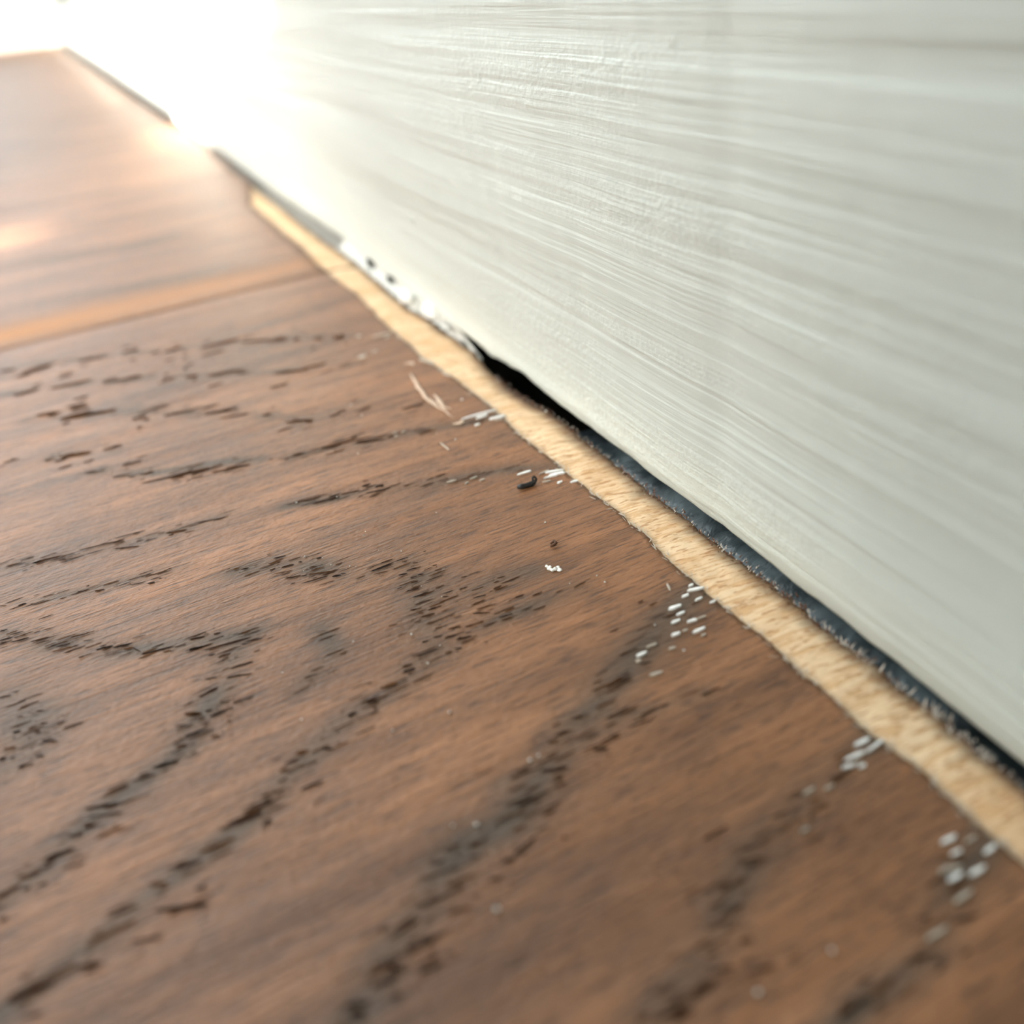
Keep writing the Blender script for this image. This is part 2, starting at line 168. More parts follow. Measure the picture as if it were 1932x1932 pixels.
BANDS = [[[-0.446,1.6,0.0268],[-0.342,1.506,0.0261],[-0.233,1.419,0.0256],[-0.151,1.375,0.0254],[-0.077,1.353,0.0255],[-0.003,1.322,0.0255]],[[-0.014,1.32,0.0333],
  [-0.065,1.255,0.0319],[-0.104,1.189,0.0305],[-0.137,1.141,0.0295],[-0.168,1.102,0.0287],[-0.228,1.072,0.0278],[-0.293,1.043,0.0269],[-0.353,0.997,0.0257],
  [-0.409,0.963,0.0248],[-0.449,0.95,0.0243]],[[-0.002,1.546,0.0305],[0.122,1.501,0.0306],[0.204,1.393,0.0296]],[[0.242,1.374,0.0401],[0.31,1.374,0.0406],
  [0.321,1.284,0.0391],[0.292,1.209,0.0375],[0.29,1.124,0.0359],[0.275,1.086,0.0351],[0.16,1.039,0.0333],[0.111,1.029,0.0328],[0.008,0.977,0.0311],[-0.088,0.911,0.0291],
  [-0.176,0.883,0.028],[-0.236,0.854,0.027],[-0.293,0.827,0.0261],[-0.389,0.797,0.0248],[-0.436,0.781,0.0241]],[[0.318,1.193,0.0295],[0.419,1.2,0.0302],
  [0.509,1.198,0.0307]],[[0.315,1.109,0.0245],[0.42,1.108,0.025],[0.554,1.11,0.0257]],[[0.755,0.977,0.0482],[0.681,0.954,0.047],[0.552,0.893,0.0442],[0.477,0.855,0.0425],
  [0.359,0.799,0.04],[0.304,0.764,0.0386],[0.228,0.714,0.0367],[0.154,0.71,0.0359],[0.096,0.663,0.0342],[0.032,0.627,0.0327],[-0.028,0.588,0.0311],[-0.064,0.555,0.03]],
  [[0.757,0.568,0.0353],[0.685,0.555,0.0344],[0.605,0.541,0.0333],[0.496,0.518,0.0318],[0.44,0.49,0.0307],[0.379,0.453,0.0293],[0.334,0.434,0.0285],[0.271,0.408,0.0273],
  [0.227,0.394,0.0266]],[[0.739,0.376,0.0309],[0.659,0.347,0.0295],[0.576,0.312,0.028],[0.475,0.307,0.0269],[0.404,0.296,0.0261]],[[-0.453,1.868,0.0185],
  [-0.334,1.833,0.0186],[-0.202,1.802,0.0188],[-0.078,1.778,0.019],[0.017,1.776,0.0193]],[[0.154,1.732,0.0194],[0.269,1.691,0.0194],[0.339,1.669,0.0195],
  [0.54,1.609,0.0196],[0.647,1.574,0.0197],[0.773,1.497,0.0195]],[[-0.449,1.705,0.0173],[-0.399,1.686,0.0173],[-0.266,1.656,0.0175],[-0.152,1.632,0.0176],
  [-0.088,1.621,0.0178]],[[-0.236,2.204,0.0191],[-0.089,2.091,0.0187],[0.063,2.043,0.0188],[0.15,2.002,0.0188]],[[0.235,1.956,0.0214],[0.354,1.934,0.0216],
  [0.498,1.894,0.0217],[0.645,1.854,0.0219],[0.771,1.83,0.0221]],[[-0.389,2.688,0.0251],[-0.257,2.629,0.025],[-0.1,2.528,0.0247],[0.088,2.36,0.024],[0.215,2.242,0.0235],
  [0.31,2.141,0.023],[0.464,2.148,0.0236]],[[-0.483,2.964,0.0202],[-0.294,2.886,0.0202],[-0.076,2.784,0.0201],[0.137,2.66,0.0199],[0.341,2.518,0.0195],
  [0.577,2.398,0.0194]],[[-0.49,3.216,0.018],[-0.203,3.102,0.018],[0.047,2.978,0.0179],[0.345,2.841,0.0179],[0.575,2.672,0.0175]],[[-0.335,2.372,0.0228],
  [-0.256,2.337,0.0228],[-0.177,2.296,0.0227]],[[-0.441,1.415,0.047],[-0.389,1.31,0.045],[-0.405,1.24,0.0432],[-0.436,1.221,0.0424]],[[0.106,1.277,0.0216],
  [0.12,1.185,0.0207],[0.031,1.134,0.0198]],[[0.242,0.779,0.0184],[0.386,0.783,0.0192],[0.476,0.776,0.0195]],[[0.448,0.807,0.0164],[0.523,0.773,0.0164],
  [0.597,0.766,0.0166]]]
# ------------------------------------------------------------------ helpers
def link(name, me, mat=None, parent=None):
    o = bpy.data.objects.new(name, me); col.objects.link(o)
    if mat is not None and me is not None: me.materials.append(mat)
    if parent is not None: o.parent = parent
    return o
def tag(o, label=None, cat=None, group=None, kind=None):
    if label: o['label'] = label
    if cat: o['category'] = cat
    if group: o['group'] = group
    if kind: o['kind'] = kind
    return o
def mesh(name, verts, faces, smooth=True, attrs=None):
    v = np.asarray(verts, dtype=float) * S
    me = bpy.data.meshes.new(name); me.from_pydata(v.tolist(), [], [tuple(int(i) for i in f) for f in faces])
    for k, a in (attrs or {}).items():
        at = me.attributes.new(k, 'FLOAT', 'POINT'); at.data.foreach_set('value', np.asarray(a, dtype=np.float32))
    if smooth: me.polygons.foreach_set('use_smooth', [True] * len(me.polygons))
    me.update(); return me
def box(x0, x1, y0, y1, z0, z1):
    v = [(x, y, z) for z in (z0, z1) for y in (y0, y1) for x in (x0, x1)]
    f = [(0, 2, 3, 1), (4, 5, 7, 6), (0, 1, 5, 4), (2, 6, 7, 3), (0, 4, 6, 2), (1, 3, 7, 5)]
    return v, f
def boxes(bs):
    V, F = [], []
    for b in bs:
        v, f = box(*b); n = len(V); V += v; F += [tuple(i + n for i in q) for q in f]
    return V, F
def hash_noise(t, seed=0):                      # smooth 1-D value noise
    t = np.asarray(t, dtype=float); i = np.floor(t).astype(int); fr = t - i; fr = fr * fr * (3 - 2 * fr)
    h = lambda k: np.modf(np.abs(np.sin((k + seed * 57.3) * 12.9898) * 43758.5453))[0] * 2 - 1
    return h(i) * (1 - fr) + h(i + 1) * fr
def noise2(x, y, seed=0):
    x = np.asarray(x, float); y = np.asarray(y, float)
    i = np.floor(x); j = np.floor(y); a = x - i; b = y - j; a = a * a * (3 - 2 * a); b = b * b * (3 - 2 * b)
    h = lambda p, q: np.modf(np.abs(np.sin(p * 127.1 + q * 311.7 + seed * 74.7) * 43758.5453))[0] * 2 - 1
    return (h(i, j) * (1 - a) + h(i + 1, j) * a) * (1 - b) + (h(i, j + 1) * (1 - a) + h(i + 1, j + 1) * a) * b
def grid_faces(nr, nc, off=0):
    r, c = np.meshgrid(np.arange(nr - 1), np.arange(nc - 1), indexing='ij'); a = (r * nc + c + off).ravel()
    return np.stack([a, a + 1, a + nc + 1, a + nc], 1)

def inner_x(y):
    y = np.asarray(y, float)
    return np.interp(y, [p[0] for p in INNER], [p[1] for p in INNER]) + 0.0035 * hash_noise(y * 22, 3) + 0.002 * hash_noise(y * 70, 4)
def outer_x(y):
    y = np.asarray(y, float)
    return np.interp(y, [p[0] for p in OUTER], [p[1] for p in OUTER]) + 0.003 * hash_noise(y * 16, 5) + 0.003 * hash_noise(y * 60, 6)
BX = [p[0] for p in BASE] + [36.0]; BY = [p[1] for p in BASE] + [0.52]
def base_x(y): return np.interp(y, BX, BY)

# ------------------------------------------------------------------ materials
class NT:
    def __init__(s, name):
        s.m = bpy.data.materials.new(name); s.m.use_nodes = True; s.t = s.m.node_tree; s.b = s.t.nodes['Principled BSDF']
    def n(s, kind, **kw):
        nd = s.t.nodes.new(kind)
        for k, v in kw.items(): setattr(nd, k, v)
        return nd
    def l(s, a, b): s.t.links.new(a, b)
    def vec(s, scale, offset=None):
        if not hasattr(s, 'tc'): s.tc = s.n('ShaderNodeTexCoord')
        mp = s.n('ShaderNodeMapping'); s.l(s.tc.outputs['Object'], mp.inputs[0])
        mp.inputs['Scale'].default_value = tuple(k / S for k in scale)
        if offset is not None: s.l(offset, mp.inputs['Location'])
        return mp.outputs[0]
    def noise(s, scale, detail=3, rough=0.55, offset=None, dist=0.0):
        nd = s.n('ShaderNodeTexNoise'); nd.inputs['Scale'].default_value = 1; nd.inputs['Detail'].default_value = detail
        nd.inputs['Roughness'].default_value = rough; nd.inputs['Distortion'].default_value = dist
        s.l(s.vec(scale, offset), nd.inputs['Vector']); return nd.outputs['Fac']
    def ramp(s, fac, stops):
        r = s.n('ShaderNodeValToRGB'); e = r.color_ramp.elements
        while len(e) < len(stops): e.new(0.5)
        for i, (p, c) in enumerate(stops): e[i].position = p; e[i].color = c if len(c) == 4 else (*c, 1)
        s.l(fac, r.inputs[0]); return r.outputs[0]
    def mix(s, fac, a, b, mode='MIX'):
        m = s.n('ShaderNodeMix', data_type='RGBA', blend_type=mode)
        for sock, v in ((m.inputs[0], fac), (m.inputs[6], a), (m.inputs[7], b)):
            if hasattr(v, 'links'): s.l(v, sock)
            elif isinstance(v, tuple): sock.default_value = (*v, 1) if len(v) == 3 else v
            else: sock.default_value = v
        return m.outputs[2]
    def math(s, op, a, b=None, clamp=False):
        m = s.n('ShaderNodeMath', operation=op, use_clamp=clamp)
        for k, v in enumerate((a, b)):
            if v is None: continue
            if hasattr(v, 'links'): s.l(v, m.inputs[k])
            else: m.inputs[k].default_value = v
        return m.outputs[0]
    def attr(s, name): a = s.n('ShaderNodeAttribute', attribute_name=name); return a.outputs['Fac']
    def bump(s, h, dist, strength=1.0, normal=None):
        b = s.n('ShaderNodeBump'); b.inputs['Strength'].default_value = strength; b.inputs['Distance'].default_value = dist * S
        s.l(h, b.inputs['Height'])
        if normal is not None: s.l(normal, b.inputs['Normal'])
        return b.outputs[0]
    def set(s, **kw):
        for k, v in kw.items():
            i = s.b.inputs[k.replace('_', ' ')]
            if hasattr(v, 'links'): s.l(v, i)
            elif isinstance(v, tuple): i.default_value = (*v, 1) if len(v) == 3 else v
            else: i.default_value = v
        return s.m

def oak_material():
    t = NT('stained oak')
    oi = t.n('ShaderNodeObjectInfo'); mul = t.n('ShaderNodeVectorMath', operation='SCALE'); mul.inputs[3].default_value = 40.0
    cx = t.n('ShaderNodeCombineXYZ'); t.l(oi.outputs['Random'], cx.inputs[0]); t.l(oi.outputs['Random'], cx.inputs[1]); t.l(cx.outputs[0], mul.inputs[0]); off = mul.outputs[0]
    broad = t.noise((1.1, 7.0, 1), 3, 0.55, off)
    streak = t.noise((3.2, 46.0, 1), 4, 0.6, off)
    mott = t.noise((5.0, 9.0, 1), 3, 0.6, off)
    fine = t.noise((16.0, 170.0, 1), 2, 0.6, off)
    v = t.math('ADD', t.math('MULTIPLY', broad, 0.5), t.math('MULTIPLY', streak, 0.3)); v = t.math('ADD', v, t.math('MULTIPLY', mott, 0.2))
    c = t.ramp(v, [(0.38, (0.122, 0.051, 0.020)), (0.5, (0.215, 0.091, 0.036)), (0.62, (0.335, 0.146, 0.062))])
    band = t.attr('band')
    c = t.mix(t.math('MULTIPLY', band, 0.80, True), c, (0.072, 0.048, 0.030))
    dash = t.ramp(fine, [(0.37, (1, 1, 1)), (0.47, (0, 0, 0))])
    c = t.mix(t.math('MULTIPLY', dash, 0.6), c, (0.035, 0.016, 0.009))
    c = t.mix(t.math('MULTIPLY', t.attr('reflect_tint'), 1.0, True), c, (0.44, 0.205, 0.085))
    micro = t.noise((70.0, 95.0, 70.0), 2, 0.6, off)
    hgt = t.math('ADD', t.math('MULTIPLY', micro, 0.55), t.math('MULTIPLY', fine, 0.6)); hgt = t.math('ADD', hgt, t.math('MULTIPLY', streak, 0.5))
    nrm = t.bump(hgt, 0.006, 0.75)
    rough = t.math('ADD', t.math('MULTIPLY', mott, 0.12), 0.44); rough = t.math('ADD', rough, t.math('MULTIPLY', band, 0.08)); rough = t.math('ADD', rough, t.math('MULTIPLY', t.attr('reflect_tint'), 0.25))
    return t.set(Base_Color=c, Roughness=rough, Normal=nrm, Specular_IOR_Level=0.5)
def bare_material():
    t = NT('bare cut oak')
    a = t.noise((3.0, 9.0, 2), 3); b = t.noise((11.0, 90.0, 20), 3, 0.65); d = t.noise((34.0, 150.0, 40), 2, 0.5); g = t.noise((60, 110, 60), 2, 0.6)
    c = t.ramp(a, [(0.35, (0.72, 0.48, 0.28)), (0.6, (0.84, 0.62, 0.40))])
    c = t.mix(t.ramp(b, [(0.40, (0.75, 0.75, 0.75)), (0.53, (0, 0, 0))]), c, (0.62, 0.36, 0.17))
    c = t.mix(t.ramp(d, [(0.36, (0.7, 0.7, 0.7)), (0.43, (0, 0, 0))]), c, (0.45, 0.21, 0.085))
    c = t.mix(t.math('MULTIPLY', t.attr('grey'), 0.85, True), c, (0.42, 0.33, 0.24))
    c = t.mix(t.math('MULTIPLY', t.attr('stain'), 0.95, True), c, (0.055, 0.026, 0.014))
    return t.set(Base_Color=c, Roughness=0.75, Specular_IOR_Level=0.25, Normal=t.bump(t.math('ADD', t.math('MULTIPLY', b, 0.7), t.math('MULTIPLY', g, 0.6)), 0.006, 0.6))
def paint_material():
    t = NT('brushed satin paint')
    st = t.noise((0.5, 0.34, 19.0), 4, 0.6, dist=0.15); st2 = t.noise((0.5, 1.6, 55.0), 3, 0.6); pim = t.noise((90, 60, 90), 2, 0.5); msk = t.noise((0.6, 0.6, 6.0), 3, 0.5)
    mk = t.ramp(msk, [(0.46, (0, 0, 0)), (0.62, (1, 1, 1))])
    tone = t.noise((0.5, 0.4, 7.0), 3, 0.5)
    c = t.ramp(tone, [(0.35, (0.655, 0.685, 0.625)), (0.65, (0.725, 0.765, 0.705))])
    n1 = t.bump(st, 0.018, 0.52); n2 = t.bump(st2, 0.004, 0.2, n1); n3 = t.bump(t.math('MULTIPLY', pim, mk), 0.005, 0.45, n2)
    return t.set(Base_Color=c, Roughness=0.50, Specular_IOR_Level=1.0, Normal=n3)
def plain(name, color, rough=0.6, spec=0.3, bump=None):
    t = NT(name); kw = dict(Base_Color=color, Roughness=rough, Specular_IOR_Level=spec)
    if bump:
        nz = t.noise((bump[0],) * 3, 3); kw['Normal'] = t.bump(nz, bump[1], 0.6)
        kw['Base_Color'] = t.mix(nz, tuple(k * 0.8 for k in color), tuple(min(1, k * 1.15) for k in color))
    return t.set(**kw)
def film_material():
    t = NT('dark underlay film')
    n = t.noise((10, 9, 10), 3); w = t.noise((18, 34, 10), 3, 0.6, dist=0.4)
    c = t.ramp(n, [(0.35, (0.022, 0.032, 0.037)), (0.68, (0.12, 0.155, 0.17))])
    return t.set(Base_Color=c, Roughness=0.38, Specular_IOR_Level=0.6, Normal=t.bump(w, 0.012, 0.8))
def pore_material():
    t = NT('open oak pores'); r = t.attr('tone')
    c = t.ramp(r, [(0.0, (0.013, 0.008, 0.006)), (0.55, (0.034, 0.016, 0.009)), (1.0, (0.085, 0.036, 0.013))])
    return t.set(Base_Color=c, Roughness=0.9, Specular_IOR_Level=0.05)
def glass_material():
    t = NT('window glass'); tr = t.n('ShaderNodeBsdfTransparent'); gl = t.n('ShaderNodeBsdfGlossy'); gl.inputs['Roughness'].default_value = 0.02
    m = t.n('ShaderNodeMixShader'); m.inputs[0].default_value = 0.06; t.l(tr.outputs[0], m.inputs[1]); t.l(gl.outputs[0], m.inputs[2])
    t.l(m.outputs[0], t.n('ShaderNodeOutputMaterial').inputs[0]); t.t.nodes['Material Output'].is_active_output = False
    t.t.nodes[-1].is_active_output = True
    return t.m

OAK = oak_material(); BARE = bare_material(); PAINT = paint_material(); FILM = film_material(); PORE = pore_material(); GLASS = glass_material()
WALL = plain('wall plaster', (0.80, 0.79, 0.75), 0.9, 0.2, (6.0, 0.02)); CEIL = plain('ceiling white', (0.86, 0.85, 0.83), 0.9, 0.2, (5.0, 0.02))
SUB = plain('dusty screed', (0.05, 0.045, 0.04), 0.95, 0.1, (10.0, 0.02)); FRAME = plain('white door frame', (0.85, 0.85, 0.84), 0.4, 0.5, (8.0, 0.004))
TERRACE = plain('pale terrace', (0.45, 0.44, 0.42), 0.9, 0.2, (2.0, 0.02))
SUN_MASK = plain('sun mask grey', (0.4, 0.4, 0.4), 0.6, 0.3, (8.0, 0.01))
WHITE = plain('white paint fleck', (0.93, 0.92, 0.86), 0.6, 0.3, (60.0, 0.002)); DULL = plain('thin paint residue', (0.46, 0.40, 0.33), 0.7, 0.2, (70.0, 0.004))
SMEAR = plain('smeared paint residue', (0.60, 0.45, 0.34), 0.7, 0.2, (70.0, 0.004))
CAULK = plain('white caulk', (0.56, 0.545, 0.49), 0.5, 0.4, (26.0, 0.01)); FRESH = plain('bright white caulk', (0.90, 0.88, 0.82), 0.4, 0.5, (26.0, 0.01)); BLACKM = plain('black crumb', (0.006, 0.006, 0.006), 0.45, 0.4, (60.0, 0.006))
BROWNM = plain('brown shaving', (0.07, 0.028, 0.012), 0.6, 0.3, (60.0, 0.004)); DUST = plain('white dust', (0.85, 0.82, 0.76), 0.7, 0.2, (80.0, 0.004))
FIBRE = plain('pale wood fibre', (0.52, 0.44, 0.36), 0.8, 0.2, (60.0, 0.003)); BROWNF = plain('brown wood fibre', (0.12, 0.055, 0.03), 0.8, 0.2, (60.0, 0.003))

# ------------------------------------------------------------------ room shell
X0, Y0, Y1, H = -60.0, -29.0, 35.5, 75.0
floor = link('floor', mesh('floor', *box(X0, 2.5, Y0, Y1, -0.75, -0.45), smooth=False), SUB); tag(floor, 'dark stained oak plank floor', kind='structure')
wr = link('wall_right', mesh('wall_right', *box(1.38, 3.0, Y0, Y1 + 2, -0.45, H), smooth=False), WALL); tag(wr, kind='structure')
wb = link('wall_back', mesh('wall_back', *box(X0 - 2, 3.0, Y0 - 2, Y0, -0.75, H), smooth=False), WALL); tag(wb, kind='structure')
ce = link('ceiling', mesh('ceiling', *box(X0 - 2, 3.0, Y0 - 2, Y1 + 2, H, H + 2), smooth=False), CEIL); tag(ce, kind='structure')
DX0, DX1, DZ = -46.0, 0.45, 70.0
wf = link('wall_front', mesh('wall_front', *boxes([(X0 - 2, DX0, Y1, Y1 + 2, -0.75, H), (DX1, 1.38, Y1, Y1 + 2, -0.75, H), (DX0, DX1, Y1, Y1 + 2, DZ, H), (DX0, DX1, Y1, Y1 + 2, -0.75, 4.0)]), smooth=False), WALL); tag(wf, kind='structure')
# unseen slotted panel added in the left wall, cut to shape the sunlight
holes = []
slots = [(0.60, 2.9, 7.55, 9.0), (1.15, 2.5, 9.0, 20.0), (1.15, 2.2, 20.0, 34.6), (-3.0, 3.4, 34.6, 36.5), (-0.95, -0.385, 5.25, 5.85)]
slots += [(0.88 + 1.78 * max(0.03, 0.93 - (q - 4.25) * 0.28), 2.9, q, q + 0.165) for q in np.arange(4.25, 7.5, 0.165)]      # slanting edge of the patch on the board
for q in np.arange(0.45, 7.5, 0.1):                                 # narrow slits cut to grade the sunlight, wider low down
    hi = 0.058 * (1 - math.exp(-(q - 0.35) / 0.7)) + 0.045 * min(1.0, max(0.0, (q - 3.0) / 1.3)) ** 1.5
    lo = 0.135 * (1 - math.exp(-(q - 0.4) / 1.0))
    slots.append((0.90, min(2.9, 0.88 + 1.78 * max(0.03, 0.93 - (q - 4.25) * 0.28)) if q > 4.25 else 2.9, q + 0.04, q + 0.04 + 0.1 * hi))
    slots.append((-3.0, 0.90, q + 0.04, q + 0.04 + 0.1 * lo))
for (xa, xb, ya, yb) in slots:
    k = SUN.z / SUN.x; m = SUN.y / SUN.x
    za, zb = -(xb - X0) * k, -(xa - X0) * k; za, zb = min(za, zb), max(za, zb)
    yo = -(0.9 - X0) * m
    holes.append((ya + yo, yb + yo, za, zb))
WY0, WY1, WZ0, WZ1 = -18.0, 30.0, 25.0, 60.0
wl = link('wall_left', mesh('wall_left', *boxes([(X0 - 2, X0, Y0, WY0, -0.75, H), (X0 - 2, X0, WY1, Y1, -0.75, H), (X0 - 2, X0, WY0, WY1, WZ1, H), (X0 - 2, X0, WY0, WY1, -0.75, WZ0)]), smooth=False), WALL); tag(wl, kind='structure')
segs = []; cuts = sorted({WY0, WY1, *(q for h_ in holes for q in h_[:2])})
for a_, b_ in zip(cuts[:-1], cuts[1:]):
    zc = WZ0
    for z0_, z1_ in sorted((h_[2], h_[3]) for h_ in holes if h_[0] < (a_ + b_) / 2 < h_[1]):
        if z0_ > zc: segs.append((X0 - 0.015, X0, a_, b_, zc, z0_))
        zc = max(zc, z1_)
    segs.append((X0 - 0.015, X0, a_, b_, zc, WZ1))
mask_ob = link('sun_mask', mesh('sun_mask', *boxes(segs), smooth=False), SUN_MASK); tag(mask_ob, kind='structure')
w1 = link('window_1', None); tag(w1, kind='structure')
jw = 1.6
link('window_frame', mesh('window_frame', *boxes([(DX0, DX0 + jw, Y1 + .2, Y1 + 1.6, 4.0, DZ), (DX1 - 0.3, DX1, Y1 + .2, Y1 + 1.6, 4.0, DZ), (DX0 + jw, DX1 - 0.3, Y1 + .2, Y1 + 1.6, DZ - jw, DZ), (DX0 + jw, DX1 - 0.3, Y1 + .2, Y1 + 1.6, 4.0, 4.4), (-23.2, -22.4, Y1 + .2, Y1 + 1.6, 4.4, DZ - jw)]), smooth=False), FRAME, w1)
for a, b in ((DX0 + jw, -23.2), (-22.4, DX1 - 0.3)):
    link('pane', mesh('pane', *box(a, b, Y1 + 0.85, Y1 + 0.95, 4.4, DZ - jw), smooth=False), GLASS, w1)
terr = link('terrace', mesh('terrace', *box(-300, 300, Y1 + 2, 500, -3, -1.5), smooth=False), TERRACE); tag(terr, kind='structure')
pl = bpy.data.lights.new('window_portal', 'AREA'); pl.shape = 'RECTANGLE'; pl.size = (DX1 - DX0) * S; pl.size_y = DZ * S; pl.cycles.is_portal = True
po = bpy.data.objects.new('window_portal', pl); col.objects.link(po); po.location = ((DX0 + DX1) / 2 * S, (Y1 + 1.9) * S, DZ / 2 * S); po.rotation_euler = (math.radians(-90), 0, 0)

# ------------------------------------------------------------------ baseboard
ys = np.concatenate([np.linspace(Y0, -0.6, 40), np.arange(-0.55, 4.5, 0.03), np.linspace(4.55, 12, 80), np.linspace(12.5, Y1, 40)])
z0 = 0.012 + 0.003 * hash_noise(ys * 9, 11) + 0.002 * hash_noise(ys * 40, 12) - 0.012 * np.exp(-((ys - 2.2) / 0.05) ** 2) + 0.012 * np.exp(-((ys - 1.98) / 0.06) ** 2)
prof = [(0.40, 0.0), (0.012, 0.0), (0.003, 0.003), (0.0, 0.010)]
rows = []
bx = base_x(ys)
for dx, dz in prof: rows.append(np.stack([bx + dx, ys, z0 + dz], 1))
for z in np.concatenate([np.linspace(0.05, 1.1, 24), np.linspace(1.2, 2.9, 8)]): rows.append(np.stack([bx + 0.004 * noise2(ys * 0.8, np.full_like(ys, z * 7), 2), ys, np.full_like(ys, z)], 1))
for dx, z in ((0.03, 3.1), (0.1, 3.18), (0.40, 3.2)): rows.append(np.stack([bx + dx, ys, np.full_like(ys, z)], 1))
for z in (3.2, 0.012): rows.append(np.stack([np.maximum(bx + 0.4, 1.0), ys, np.full_like(ys, z)], 1))
V = np.concatenate(rows); F = grid_faces(len(rows), len(ys))[:, ::-1]
bb = link('baseboard_right', mesh('baseboard_right', V, F), PAINT); tag(bb, 'off-white brush-painted baseboard above the plank ends', kind='structure')

def blob(c, r, scale=(1, 1, 1), amp=0.25, seed=0, nu=10, nv=7):
    V, F = [], []
    for i in range(nv + 1):
        th = math.pi * i / nv
        for j in range(nu):
            ph = 2 * math.pi * j / nu; d = np.array((math.sin(th) * math.cos(ph), math.sin(th) * math.sin(ph), math.cos(th)))
            k = 1 + amp * float(noise2(d[0] * 1.7 + seed * 3.1, d[1] * 1.7 + d[2] * 2.3, seed))
            V.append(tuple(np.array(c) + d * r * k * np.array(scale)))
    for i in range(nv):
        for j in range(nu): F.append((i * nu + j, (i + 1) * nu + j, (i + 1) * nu + (j + 1) % nu, i * nu + (j + 1) % nu))
    return V, F
def tube(path, radii, nseg=8, flat=1.0):
    P = np.asarray(path, float); n = len(P); V, F = [], []
    for i in range(n):
        t = P[min(i + 1, n - 1)] - P[max(i - 1, 0)]; t /= np.linalg.norm(t) + 1e-12
        u = np.cross(t, (0, 0, 1.0)); u = u / (np.linalg.norm(u) + 1e-9) if np.linalg.norm(u) > 1e-3 else np.array((1.0, 0, 0)); w = np.cross(u, t)
        for k in range(nseg):
            a = 2 * math.pi * k / nseg; V.append(tuple(P[i] + radii[i] * (u * math.cos(a) + w * math.sin(a) * flat)))
    for i in range(n - 1):
        for k in range(nseg): F.append((i * nseg + k, i * nseg + (k + 1) % nseg, (i + 1) * nseg + (k + 1) % nseg, (i + 1) * nseg + k))
    F.append(tuple(range(nseg))[::-1]); F.append(tuple((n - 1) * nseg + k for k in range(nseg)))
    return V, F
def join(parts):
    V, F = [], []
    for v, f in parts:
        n = len(V); V += list(v); F += [tuple(i + n for i in q) for q in f]
    return V, F
# little raised drops of dried paint on the board's face
for (y, z, r) in ((1.665, 0.118, 0.006), (1.70, 0.135, 0.005), (1.60, 0.100, 0.004), (2.72, 0.30, 0.010), (1.26, 0.86, 0.016), (1.27, 0.80, 0.012), (1.25, 0.90, 0.010)):
    link('paint_drop', mesh('paint_drop', *blob((base_x(y) + 0.001, y, z), r, (0.15, 1.2, 1), 0.4, int(y * 100))), PAINT, bb)

# ------------------------------------------------------------------ planks
def band_value(x, y):
    out = np.zeros_like(x)
    for b in BANDS:
        for (x0, y0, w0), (x1, y1, w1_) in zip(b[:-1], b[1:]):
            dx, dy = x1 - x0, y1 - y0; L = dx * dx + dy * dy + 1e-9
            t = np.clip(((x - x0) * dx + (y - y0) * dy) / L, 0, 1); w = w0 + (w1_ - w0) * t
            ex = (x - x0 - t * dx) / 1.35; ey = y - y0 - t * dy      # smeared along the grain
            out = np.maximum(out, np.exp(-(ex * ex + ey * ey) / (w * w * 0.9)))
    far = np.clip((y - 1.5) / 0.8, 0, 1)
    return out * np.clip(0.85 - 0.35 * far + (0.5 + 0.3 * far) * noise2(x * 9, y * 30, 4), 0.05, 1.2)
def strip_on(y): return np.clip((5.5 - np.asarray(y, float)) / 0.5, 0, 1) ** 0.6
def end_x(y):                                                      # where the stained top stops
    y = np.asarray(y, float); k = strip_on(y); ed = np.where(y > 5.0, base_x(y) - 0.035, outer_x(y))
    return ed + (inner_x(y) - ed) * k
def strip_edge(y):
    y = np.asarray(y, float); a = np.clip((y - 4.9) / 0.6, 0, 1)
    return outer_x(y) * (1 - a) + (base_x(y) - 0.035) * a
JOINT = 3.44; PW = 8.1
